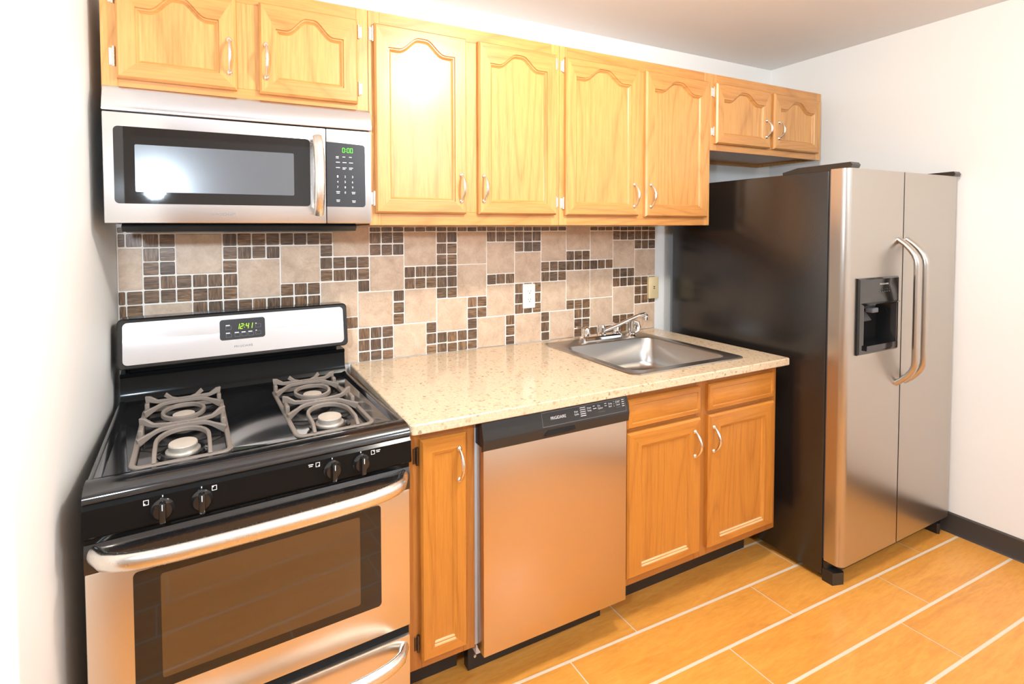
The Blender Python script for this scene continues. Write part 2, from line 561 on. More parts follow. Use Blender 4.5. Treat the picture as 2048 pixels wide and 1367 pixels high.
# ------------------------------------------------------------------ tiled backsplash
def make_backsplash():
    b = MB()
    PX, PZ, X0, Z0 = 0.0506, 0.0493, 0.0075, 1.450
    xl, xr, zb, zt = XL+0.001, 2.486, 0.9145, 1.4735
    b.box(xl, xr, -0.006, -0.0005, zb, zt, M['grout'])
    lay = b.bm.loops.layers.float_color.new('variation')
    big = [(-2, 1), (3, 0), (7, 2), (10, 1), (14, -1), (1, 5), (13, 4), (17, 2), (16, 5), (13, 8), (20, 0), (20, 5), (19, 8),
           (23, 6), (25, 0), (25, 3), (28, 1), (28, 5), (27, 8), (31, 2), (31, 8), (34, 0), (34, 5), (35, 8), (37, -1), (37, 4),
           (40, 0), (40, 4), (40, 7), (43, 1), (43, 6), (46, 2), (46, 8)]
    used = {(k+i, j+q) for k, j in big for i in range(3) for q in range(3)}
    def tile(k, j, n, m):
        g = 0.0025
        x0, x1 = max(X0+PX*k+g, xl+0.003), min(X0+PX*(k+n)-g, xr-0.001)
        z1, z0 = min(Z0-PZ*j-g, zt-0.003), max(Z0-PZ*(j+n)+g, zb+0.002)
        if x1-x0 < 0.006 or z1-z0 < 0.006:
            return
        jit = 0.0009
        dx, dz = random.uniform(-jit, jit), random.uniform(-jit, jit)
        x0 += dx; x1 += dx; z0 += dz; z1 += dz
        c = (random.random(), random.random(), random.random(), 1)
        r = min(0.0035, (x1-x0)/3, (z1-z0)/3)
        o = rrect(x0, x1, z0, z1, r, 2)
        e = 0.0012
        i_ = rrect(x0+e, x1-e, z0+e, z1-e, r, 2)
        before = set(b.bm.faces)
        b.loops([[(x, -0.0055, z) for x, z in o], [(x, -0.0075, z) for x, z in o], [(x, -0.0085, z) for x, z in i_]], m, False, True)
        for f in set(b.bm.faces)-before:
            for l in f.loops:
                l[lay] = c
    for k, j in big:
        tile(k, j, 3, M['stone'])
    for j in range(-1, 11):
        for k in range(-1, 49):
            if (k, j) not in used:
                tile(k, j, 1, M['mosaic'])
    o = b.build('tile_backsplash', None)
    return tag(o, 'backsplash of large beige stone tiles and small brown mosaic squares', 'backsplash')
make_backsplash()

# ------------------------------------------------------------------ cabinet pieces
def offset_poly(pts, d):
    n = len(pts); out = []
    for i in range(n):
        p0, p1, p2 = Vector(pts[i-1]), Vector(pts[i]), Vector(pts[(i+1) % n])
        e1, e2 = (p1-p0).normalized(), (p2-p1).normalized()
        n1, n2 = Vector((-e1.y, e1.x)), Vector((-e2.y, e2.x))
        s = (n1+n2)
        s = s / max(0.3, s.dot(n1)) if s.length > 1e-6 else n1
        out.append(tuple(p1 + s*d))
    return out

def arch_shape(t):
    t = min(t, 1-t)
    s = min(1.0, max(0.0, (t-0.15)/0.30))
    return 0.5-0.5*math.cos(math.pi*s)

def door_meshes(x0, x1, z0, z1, yb, yf, st, rb, rt, rise, mv, mh, mp, prof):
    ix0, ix1, iz0, iz1 = x0+st, x1-st, z0+rb, z1-rt
    na = 40 if rise else 1
    inner = [(ix0, iz0), (ix1, iz0), (ix1, iz1)]
    for k in range(1, na):
        t = k/na
        inner.append((ix1+(ix0-ix1)*t, iz1+rise*arch_shape(t)))
    inner.append((ix0, iz1))
    def outer(d):
        a, b_, c, e = x0+d, x1-d, z0+d, z1-d
        return [(a, c), (b_, c), (b_, e)] + [(p[0], e) for p in inner[3:-1]] + [(a, e)]
    def at(l, y):
        return [(x, y, z) for x, z in l]
    lp = [at(outer(0), yb), at(outer(0), yf+0.007), at(outer(0.006), yf), at(inner, yf)]
    for d, dy in prof:
        lp.append(at(offset_poly(inner, d), yf+dy))
    f = MB(); f.mi(mv); f.mi(mh)
    n = len(inner)
    rings = f.loops(lp, mv, True, False)
    f.bm.faces.ensure_lookup_table()
    for j in range(len(lp)-1):
        for i in range(n):
            if i == 0 or 2 <= i < n-1:
                f.bm.faces[j*n+i].material_index = 1
    p = MB()
    d, dy = prof[-1]
    lpp = offset_poly(inner, d-0.0008)
    p.loops([at(lpp, yf+dy+0.006), at(lpp, yf+dy-0.0002)], mp, True, True)
    return f, p

def pull(x, z0, z1, y, out=0.028, m=None):
    m = m or M['nickel']
    b = MB()
    for z in (z0+0.006, z1-0.006):
        b.lathe([(0.0075, 0), (0.0085, 0.002), (0.007, 0.005), (0.004, 0.007)], (x, y, z), (0, -1, 0), m, 14)
    pts, rs = [], []
    n = 18
    for k in range(n+1):
        t = k/n
        z = z0+0.006+(z1-z0-0.012)*t
        s = math.sin(math.pi*t)
        pts.append((x, y-0.004-(out-0.004)*(s**0.75), z))
        rs.append(0.0034+0.0022*s)
    b.tube(pts, rs, m, 10)
    return b

def hinge(x, z0, z1, y, side, m):
    """side -1: the door lies to the right of the hinge, +1: to the left."""
    b = MB()
    b.box(min(x, x+side*0.011), max(x, x+side*0.011), y-0.0022, y, z0+0.004, z1-0.004, m, 0.0006, 1)
    b.tube([(x-side*0.001, y-0.004, z0), (x-side*0.001, y-0.004, z1)], 0.0042, m, 10)
    b.lathe([(0.002, 0), (0.002, 0.0012)], (x+side*0.007, y-0.0022, (z0+z1)/2+0.010), (0, -1, 0), m, 8)
    b.lathe([(0.002, 0), (0.002, 0.0012)], (x+side*0.007, y-0.0022, (z0+z1)/2-0.010), (0, -1, 0), m, 8)
    return b

UP_PROF = [(0.002, 0.0045), (0.0055, 0.005), (0.007, 0.0075), (0.013, 0.0115)]
LO_PROF = [(0.003, 0.002), (0.006, 0.003), (0.014, 0.009)]

def add_door(t, x0, x1, z0, z1, yb, yf, handle, hinges, mv, mh, rise=0.046, st=0.047, rb=0.043, rt=0.075, prof=UP_PROF,
             hmat=None, worn=False):
    f, p = door_meshes(x0, x1, z0, z1, yb, yf, st, rb, rt, rise, mv, mh, mv, prof)
    d = t.part('door', f)
    t.part('door_panel', p, d)
    if worn:
        w = MB()
        for dz, dy in ((0.0035, 0.0012), (0.0105, 0.0055)):
            w.box(x0+st+0.006, x1-st-0.006, yf+dy-0.0012, yf+dy+0.003, z0+rb+dz-0.0028, z0+rb+dz+0.0028, M['oak_worn'], 0.0008, 1)
        t.part('bottom_bead', w, d, 'pale bead with its finish worn off')
    if handle:
        hx, ha, hb = handle
        t.part('handle', pull(hx, ha, hb, yf), d)
    for hx, ha, hb, s in hinges:
        t.part('hinge', hinge(hx, ha, hb, yb, s, hmat or M['nickel']), d)
    return d

def wall_cabinet(label, x0, x1, z0, z1, doors, recess=0.0, right_end=None):
    t = Thing('wall_cabinet', label, 'cabinet', ((x0+x1)/2, -0.17, z0), group='oak wall cabinets in a row')
    g = 0.0006
    c = MB()
    yb, yf = -0.001, -0.327
    zb = z0 + recess
    c.box(x0+g, x1-g, yf, yb, zb, z1, M['oak'])
    if recess:
        c.box(x0+g, x0+0.014, yf, yb, z0, zb+0.001, M['oak'])
        c.box(x1-0.014, x1-g, yf, yb, z0, zb+0.001, M['oak'])
        c.box(x0+0.014, x1-0.014, -0.018, yb, z0, zb+0.001, M['oak_h'])
    t.part('carcass', c)
    fr = MB()
    sw, top, bot = 0.040, 0.050, 0.048
    ya = -0.345
    fr.box(x0+g, x0+sw, ya, yf, z0, z1, M['oak'], 0.001, 1)
    fr.box(x1-sw, x1-g, ya, yf, z0, z1, M['oak'], 0.001, 1)
    fr.box(x0+sw, x1-sw, ya, yf, z1-top, z1, M['oak_h'], 0.0008, 1)
    fr.box(x0+sw, x1-sw, ya, yf, z0, z0+bot, M['oak_h'], 0.0008, 1)
    xm = (doors[0][1]+doors[1][0])/2
    fr.box(xm-0.045, xm+0.045, ya, yf, z0+bot, z1-top, M['oak'], 0.0008, 1)
    t.part('face_frame', fr)
    for (a, b, za, zc, h, hs) in doors:
        add_door(t, a, b, za, zc, ya, ya-0.020, h, hs, M['oak'], M['oak_h'])
    return t

ZT = 2.198
wall_cabinet('golden oak wall cabinet with two short arched doors above the microwave', 0.013, 0.772, 1.842, ZT, [
    (0.052, 0.360, 1.880, 2.154, (0.340, 1.922, 2.030), [(0.044, 1.913, 1.968, -1), (0.044, 2.085, 2.140, -1)]),
    (0.425, 0.732, 1.878, 2.154, (0.444, 1.920, 2.031), [(0.740, 1.908, 1.952, 1), (0.740, 2.096, 2.140, 1)])])
wall_cabinet('tall double-door oak wall cabinet next to the right side of the microwave', 0.772, 1.569, 1.474, ZT, [
    (0.790, 1.137, 1.515, 2.153, (1.114, 1.556, 1.662), [(0.787, 1.540, 1.590, -1), (0.787, 2.094, 2.146, -1)]),
    (1.189, 1.544, 1.515, 2.153, (1.208, 1.558, 1.662), [(1.552, 1.545, 1.590, 1), (1.552, 2.096, 2.142, 1)])])
wall_cabinet('tall double-door oak wall cabinet directly above the sink', 1.569, 2.462, 1.474, ZT, [
    (1.592, 1.988, 1.514, 2.153, (1.958, 1.550, 1.656), [(1.586, 1.540, 1.588, -1), (1.586, 2.092, 2.142, -1)]),
    (2.030, 2.430, 1.512, 2.153, (2.056, 1.550, 1.658), [(2.438, 1.545, 1.590, 1), (2.438, 2.095, 2.140, 1)])])
wall_cabinet('short oak wall cabinet with two small arched doors above the refrigerator', 2.463, 3.356, 1.834, ZT, [
    (2.486, 2.890, 1.866, 2.154, (2.855, 1.916, 2.010), [(2.480, 1.903, 1.945, -1), (2.480, 2.088, 2.136, -1)]),
    (2.922, 3.312, 1.866, 2.152, (2.956, 1.916, 2.010), [(3.319, 1.903, 1.945, 1), (3.319, 2.088, 2.136, 1)])], recess=0.016)

def base_cabinet(label, x0, x1, zt):
    t = Thing('base_cabinet', label, 'cabinet', ((x0+x1)/2, -0.33, 0), group='oak base cabinets under the countertop')
    return t

YB, YBF = -0.640, -0.660     # carcass front, face-frame front
def narrow_cabinet():
    x0, x1 = 0.781, 1.003
    t = base_cabinet('narrow single-door oak base cabinet between the stove and the dishwasher', x0, x1, 0.883)
    t.part('carcass', MB().box(x0, x1, YB, -0.011, 0.166, 0.883, M['oak_base']))
    fr = MB()
    fr.box(x0, x0+0.045, YBF, YB, 0.166, 0.883, M['oak_frame'], 0.001, 1)
    fr.box(x1-0.040, x1, YBF, YB, 0.166, 0.883, M['oak_frame'], 0.001, 1)
    fr.box(x0+0.045, x1-0.040, YBF, YB, 0.848, 0.883, M['oak_frame_h'], 0.001, 1)
    fr.box(x0+0.045, x1-0.040, YBF, YB, 0.166, 0.21, M['oak_frame_h'], 0.001, 1)
    t.part('face_frame', fr)
    add_door(t, 0.820, 0.969, 0.198, 0.851, YBF, YBF-0.020, (0.942, 0.708, 0.814),
             [(0.813, 0.776, 0.828, -1), (0.813, 0.222, 0.272, -1)], M['oak_base'], M['oak_base_h'], 0.0, 0.034, 0.034, 0.040, LO_PROF,
             M['bronze'], True)
    t.part('toe_kick', MB().box(x0, x1, -0.532, -0.40, 0.0, 0.166, M['black_vinyl']), None, 'black vinyl toe kick')
narrow_cabinet()

def drawer_front(x0, x1, z0, z1, yb, yf):
    b = MB()
    def r(d, y):
        return [(x0+d, y, z0+d), (x1-d, y, z0+d), (x1-d, y, z1-d), (x0+d, y, z1-d)]
    b.loops([r(0, yb), r(0, yf+0.008), r(0.004, yf+0.003), r(0.018, yf+0.001), r(0.021, yf+0.004), r(0.034, yf-0.001)],
            M['oak_base_h'], True, True)
    return b

def sink_cabinet():
    x0, x1 = 1.596, 2.468
    t = base_cabinet('wide oak base cabinet under the sink with two doors and two drawers', x0, x1, 0.883)
    c = MB()
    c.box(x0, x1, YB, -0.011, 0.166, 0.70, M['oak_base'])
    c.box(x0, x0+0.018, YB, -0.011, 0.70, 0.883, M['oak_base'])
    c.box(x1-0.018, x1, YB, -0.011, 0.70, 0.883, M['oak_base'])
    t.part('carcass', c)
    fr = MB()
    fr.box(x0, x0+0.035, YBF, YB, 0.166, 0.883, M['oak_frame'], 0.001, 1)
    fr.box(x1-0.052, x1, YBF, YB, 0.166, 0.883, M['oak_frame'], 0.001, 1)
    fr.box(1.972, 2.042, YBF, YB, 0.166, 0.883, M['oak_frame'], 0.001, 1)
    for a, b_ in ((x0+0.035, 1.972), (2.042, x1-0.052)):
        fr.box(a, b_, YBF, YB, 0.838, 0.883, M['oak_frame_h'], 0.001, 1)
        fr.box(a, b_, YBF, YB, 0.715, 0.758, M['oak_frame_h'], 0.001, 1)
        fr.box(a, b_, YBF, YB, 0.166, 0.215, M['oak_frame_h'], 0.001, 1)
    t.part('face_frame', fr)
    for a, b_, hx in ((1.611, 1.984, 1.948), (2.030, 2.431, 2.053)):
        t.part('drawer', drawer_front(a, b_, 0.746, 0.851, YBF, YBF-0.020))
        add_door(t, a, b_, 0.203, 0.730, YBF, YBF-0.020, (hx, 0.582, 0.688), [], M['oak_base'], M['oak_base_h'],
                 0.0, 0.062, 0.030, 0.050, LO_PROF, None, True)
    t.part('toe_kick', MB().box(x0, x1, -0.532, -0.40, 0.0, 0.166, M['black_vinyl']), None, 'black vinyl toe kick')
sink_cabinet()

# ------------------------------------------------------------------ countertop and sink
SX0, SX1, SY0, SY1 = 1.735, 2.268, -0.590, -0.160       # basin opening
def countertop():
    b = MB()
    x0, x1, y0, y1, z0, z1 = 0.7785, 2.478, -0.712, -0.0092, 0.884, 0.914
    hx0, hx1, hy0, hy1 = SX0-0.012, SX1+0.012, SY0-0.010, SY1+0.012
    g = M['granite']
    out = rrect(x0, x1, y0, y1, 0.012, 4)
    # top and bottom as rings between the outer edge and the sink cut-out
    inn = []
    n = len(out)//4
    for c in ((hx1, hy0), (hx1, hy1), (hx0, hy1), (hx0, hy0)):
        inn += [c]*n
    def lift(l, z): return [(x, y, z) for x, y in l]
    e = 0.003
    oin = rrect(x0+e, x1-e, y0+e, y1-e, 0.010, 4)
    b.loops([lift(inn, z0), lift(oin, z0), lift(out, z0+e), lift(out, z1-e), lift(oin, z1), lift(inn, z1), lift(inn, z0)], g)
    bmesh.ops.remove_doubles(b.bm, verts=b.bm.verts, dist=1e-5)
    bmesh.ops.dissolve_degenerate(b.bm, edges=b.bm.edges, dist=1e-5)
    o = b.build('countertop', None, (0, 0, 0))
    tag(o, 'speckled beige stone countertop running from the stove to the refrigerator', 'countertop')
countertop()

def sink():
    t = Thing('kitchen_sink', 'square stainless steel drop-in sink set in the countertop', 'sink', ((SX0+SX1)/2, -0.35, 0.914))
    def L(x0, x1, y0, y1, r, z):
        return [(x, y, z) for x, y in rrect(x0, x1, y0, y1, r, 6)]
    m = M['steel_sink']
    b = MB()
    b.loops([L(1.690, 2.316, -0.632, -0.066, 0.03, 0.9143), L(1.693, 2.313, -0.629, -0.069, 0.03, 0.9185),
             L(1.702, 2.304, -0.620, -0.078, 0.03, 0.9185), L(1.708, 2.298, -0.614, -0.084, 0.03, 0.9165),
             L(SX0, SX1, SY0, SY1, 0.05, 0.9165), L(SX0+0.004, SX1-0.004, SY0+0.004, SY1-0.004, 0.05, 0.912),
             L(SX0+0.010, SX1-0.010, SY0+0.010, SY1-0.010, 0.055, 0.80), L(SX0+0.020, SX1-0.020, SY0+0.020, SY1-0.020, 0.06, 0.772),
             L(SX0+0.045, SX1-0.045, SY0+0.045, SY1-0.045, 0.06, 0.760),
             L(1.96, 2.04, -0.415, -0.335, 0.0399, 0.756)], m, False, True)
    t.part('basin', b, ang=50)
    d = MB()
    d.lathe([(0.042, 0.0), (0.044, 0.002), (0.040, 0.004), (0.034, 0.001), (0.028, -0.001)], (2.0, -0.375, 0.756), (0, 0, 1), M['chrome'], 24)
    t.part('drain', d)
sink()

def faucet():
    t = Thing('kitchen_faucet', 'chrome two-handle faucet with a long spout on the sink back ledge', 'faucet', (2.02, -0.112, 0.9166))
    m = M['chrome']
    y, z = -0.112, 0.9166
    b = MB()
    o = rrect(1.885, 2.135, y-0.026, y+0.026, 0.024, 6)
    i_ = rrect(1.891, 2.129, y-0.020, y+0.020, 0.019, 6)
    b.loops([[(p, q, z) for p, q in o], [(p, q, z+0.018) for p, q in o], [(p, q, z+0.024) for p, q in i_]], m, True, True)
    t.part('base_plate', b)
    for x, s in ((1.918, -1), (2.106, 1)):
        h = MB()
        h.lathe([(0.020, 0.023), (0.021, 0.028), (0.018, 0.040), (0.019, 0.050), (0.016, 0.062), (0.008, 0.070), (0.001, 0.072)],
                (x, y, z), (0, 0, 1), m, 20)
        h.tube([(x, y, z+0.062), (x+s*0.018, y-0.004*s, z+0.066), (x+s*0.05, y-0.010*s, z+0.068)] if s < 0 else
               [(x, y, z+0.060), (x+0.006, y+0.02, z+0.066), (x+0.008, y+0.045, z+0.070)], [0.007, 0.006, 0.0075], m, 10, (0.6, 1.2))
        t.part('handle', h)
    s = MB()
    s.lathe([(0.022, 0.023), (0.022, 0.030), (0.017, 0.036), (0.017, 0.058), (0.019, 0.060), (0.016, 0.070), (0.005, 0.074)],
            (2.012, y, z), (0, 0, 1), m, 20)
    s.tube([(2.012, y, z+0.040), (2.03, y-0.002, z+0.042), (2.10, y-0.010, z+0.062), (2.17, y-0.018, z+0.086), (2.225, y-0.025, z+0.104),
            (2.262, y-0.030, z+0.110), (2.275, y-0.032, z+0.100)], [0.010, 0.0095, 0.009, 0.0085, 0.0095, 0.011, 0.011], m, 12)
    s.lathe([(0.0125, 0), (0.0125, 0.016), (0.010, 0.017)], (2.268, y-0.031, z+0.098), (0, 0, -1), m, 16)
    t.part('spout', s)
faucet()

def sprayer():
    x, y, z = 2.196, -0.118, 0.9166
    t = Thing('side_sprayer', 'chrome hand sprayer standing in its socket under the faucet spout', 'sprayer', (x, y, z))
    b = MB()
    b.lathe([(0.027, 0), (0.027, 0.004), (0.020, 0.011), (0.015, 0.015)], (x, y, z), (0, 0, 1), M['chrome'], 20)
    t.part('socket', b)
    b = MB()
    b.lathe([(0.013, 0.012), (0.016, 0.03), (0.014, 0.055), (0.017, 0.070), (0.017, 0.078), (0.010, 0.082)], (x, y, z), (0, 0, 1), M['chrome'], 20)
    t.part('spray_head', b)
    b = MB()
    b.tube([(x+0.010, y+0.006, z+0.070), (x+0.030, y+0.004, z+0.074), (x+0.046, y, z+0.066), (x+0.050, y-0.002, z+0.044),
            (x+0.044, y-0.004, z+0.024), (x+0.026, y-0.002, z+0.016)], [0.007, 0.008, 0.011, 0.012, 0.010, 0.006], M['chrome'], 10)
    b.tube([(x+0.016, y+0.003, z+0.072), (x+0.030, y, z+0.050), (x+0.022, y-0.003, z+0.030)], [0.006, 0.009, 0.006], M['chrome'], 8)
    t.part('lever', b)
sprayer()

# ------------------------------------------------------------------ wall plates
def outlet():
    t = Thing('electrical_outlet', 'white duplex electrical outlet on the tiles left of the sink', 'outlet', (1.654, -0.009, 1.081))
    b = MB()
    o = rrect(1.619, 1.689, 1.081, 1.198, 0.004, 2); i_ = rrect(1.622, 1.686, 1.084, 1.195, 0.004, 2)
    b.loops([[(x, -0.009, z) for x, z in o], [(x, -0.013, z) for x, z in o], [(x, -0.0155, z) for x, z in i_]], M['white_plastic'], True, True)
    t.part('cover_plate', b)
    for zc in (1.160, 1.120):
        r = MB()
        r.prism(rrect(1.637, 1.671, zc-0.0145, zc+0.0145, 0.011, 4), 'y', -0.015, -0.0168, M['white_plastic'])
        p = t.part('receptacle', r)
        s = MB()
        for dx in (-0.0065, 0.0065):
            s.box(1.654+dx-0.0010, 1.654+dx+0.0010, -0.0170, -0.0160, zc, zc+0.008, M['rubber'])
        s.lathe([(0.0026, 0), (0.0026, 0.0012)], (1.654, -0.0160, zc-0.006), (0, -1, 0), M['rubber'], 10)
        t.part('slots', s, p)
    t.part('screw', MB().lathe([(0.003, 0), (0.0024, 0.001)], (1.654, -0.0155, 1.140), (0, -1, 0), M['white_plastic'], 10))
outlet()

def jack():
    t = Thing('phone_jack', 'almond wall phone jack plate at the right end of the tiles', 'wall plate', (2.464, -0.009, 1.080))
    b = MB()
    o = rrect(2.428, 2.500, 1.080, 1.198, 0.003, 2); i_ = rrect(2.432, 2.496, 1.084, 1.194, 0.003, 2)
    b.loops([[(x, -0.009, z) for x, z in o], [(x, -0.020, z) for x, z in o], [(x, -0.0225, z) for x, z in i_]], M['almond'], True, True)
    t.part('cover_plate', b)
    s = MB()
    s.box(2.459, 2.470, -0.0230, -0.0222, 1.142, 1.147, M['bronze'])
    s.box(2.459, 2.470, -0.0230, -0.0222, 1.133, 1.137, M['dark_hole'])
    t.part('socket_slots', s)
jack()

# ------------------------------------------------------------------ digital clock segments
def seg_digits(b, s, a0, b0, w, h, gap, fn, m, slant=0.12, tk=0.16):
    segs = {'0': 'abcdef', '1': 'bc', '2': 'abged', '4': 'fgbc'}
    a = a0
    def q(x0, x1, y0, y1):
        f = b.bm.faces.new([b.bm.verts.new(fn(a+x+slant*y, b0+y, 0.0006)) for x, y in ((x0, y0), (x1, y0), (x1, y1), (x0, y1))])
        f.material_index = b.mi(m)
    for ch in s:
        if ch == ':':
            q(0.05*w, 0.25*w, 0.22*h, 0.34*h); q(0.05*w, 0.25*w, 0.62*h, 0.74*h)
            a += 0.30*w+gap
            continue
        k = tk*w; e = 0.02*h
        P = {'a': (k*0.6, w-k*0.6, h-k, h), 'd': (k*0.6, w-k*0.6, 0, k), 'g': (k*0.6, w-k*0.6, h/2-k/2, h/2+k/2),
             'f': (0, k, h/2+e, h-e), 'b': (w-k, w, h/2+e, h-e), 'e': (0, k, e, h/2-e), 'c': (w-k, w, e, h/2-e)}
        for g_ in segs[ch]:
            q(*P[g_])
        a += w+gap

# ------------------------------------------------------------------ microwave
def microwave():
    x0, x1, yf = 0.0175, 0.7705, -0.376
    t = Thing('microwave_oven', 'stainless over-the-range microwave hung under the wall cabinet left of the tall ones', 'microwave', (0.394, -0.19, 1.452))
    t.part('casing', MB().box(x0+0.004, x1-0.002, -0.340, -0.010, 1.479, 1.8405, M['black_plastic']))
    b = MB()
    b.prism([(-0.06, 1.4795), (-0.335, 1.4795), (-0.350, 1.470), (-0.335, 1.455), (-0.08, 1.452)], 'x', x0+0.035, x1-0.045, M['black_plastic'])
    t.part('bottom_vent', b)
    # upper fascia: a curved steel apron
    pr = [(-0.340, 1.786)]
    pr = [(-0.330, 1.787), (-0.376, 1.787)]
    for k in range(9):
        s = k/8
        pr.append((-0.377+0.010*math.sin(math.pi*s*0.5)**2 + 0.012*s*s*s, 1.789+0.066*s))
    pr += [(-0.350, 1.8595), (-0.330, 1.8595)]
    v = MB(); v.prism(pr, 'x', x0, x1+0.002, M['steel_mw'])
    t.part('top_fascia', v, ang=40)
    # door
    xd = 0.6205
    zb, zt = 1.479, 1.7835
    d = MB(); d.box(x0, xd-0.0008, yf, -0.341, zb, zt, M['steel_mw'], 0.003)
    dr = t.part('door', d)
    w = MB()
    wx0, wx1, wz0, wz1 = 0.043, 0.570, 1.533, 1.745
    w.prism(rrect(wx0, wx1, wz0, wz1, 0.012, 5), 'y', yf+0.001, yf-0.0015, M['glass_black'])
    wn = t.part('window', w, dr, 'black glass window')
    sc = MB(); sc.prism(rrect(0.093, 0.520, 1.566, 1.697, 0.003, 2), 'y', yf-0.001, yf-0.0019, M['screen'])
    t.part('window_screen', sc, dr, 'grey perforated screen')
    hd = MB()
    pts, rs = [], []
    for k in range(17):
        s = k/16
        pts.append((0.592, yf-0.012-0.034*math.sin(math.pi*s)**0.6, 1.508+0.245*s)); rs.append(0.0165)
    hd.tube(pts, rs, M['nickel'], 14, (1.0, 0.62), up=(1, 0, 0))
    for z in (1.516, 1.745):
        hd.box(0.584, 0.600, yf-0.016, yf+0.001, z-0.008, z+0.008, M['nickel'], 0.002)
    t.part('handle', hd, dr)
    lt = MB(); lt.text('FRIGIDAIRE', (0.287, 0.349, 1.5015, 1.5085), fy(yf), M['print_grey'])
    t.part('brand_lettering', lt, dr, 'grey brand lettering')
    # control side
    cp = MB(); cp.box(xd+0.0008, x1, yf, -0.341, zb, zt, M['steel_mw'], 0.003)
    c = t.part('control_panel', cp)
    k = MB()
    k.prism([(0.6216, 1.533), (0.739, 1.533)] + [(0.739+0.010*math.sin(a), 1.543-0.010*math.cos(a)) for a in (0.4, 0.8, 1.2)] +
            [(0.749, 1.543), (0.749, 1.728)] + [(0.739+0.010*math.cos(a), 1.728+0.010*math.sin(a)) for a in (0.4, 0.8, 1.2)] +
            [(0.739, 1.738), (0.6216, 1.741)], 'y', yf+0.001, yf-0.0015, M['panel_grey'])
    dg = MB(); seg_digits(dg, '0:00', 0.673, 1.709, 0.0085, 0.0155, 0.0022, fy(yf-0.0015), M['green'], 0.0, 0.2)
    t.part('clock_display', dg, c, 'green digital clock')
    tx = k; fn = fy(yf-0.0015)
    for r, z in enumerate((1.694, 1.676, 1.659)):
        for q in range(3):
            a = 0.652+q*0.0215
            tx.mark(a, a+(0.013 if r != 0 else 0.009), z, z+0.0022, fn, M['print'])
            if (r == 0 and q == 0) or (r == 2 and q > 0):
                tx.mark(a, a+0.009, z-0.0042, z-0.0024, fn, M['print'])
    for i, ch in enumerate('1234567890'):
        r, q = divmod(i, 3)
        if ch == '0':
            r, q = 3, 1
        a = 0.655+q*0.0245; z = 1.631-r*0.0172
        tx.text(ch, (a, a+0.0042, z-0.003, z+0.0038), fn, M['print'])
    for a, z in ((0.652, 1.581), (0.703, 1.580), (0.652, 1.554), (0.704, 1.552)):
        tx.mark(a, a+0.012, z, z+0.0022, fn, M['print']); tx.mark(a+0.001, a+0.011, z-0.0045, z-0.0025, fn, M['print'])
    t.part('keypad', k, c, 'charcoal keypad with white printing')
microwave()

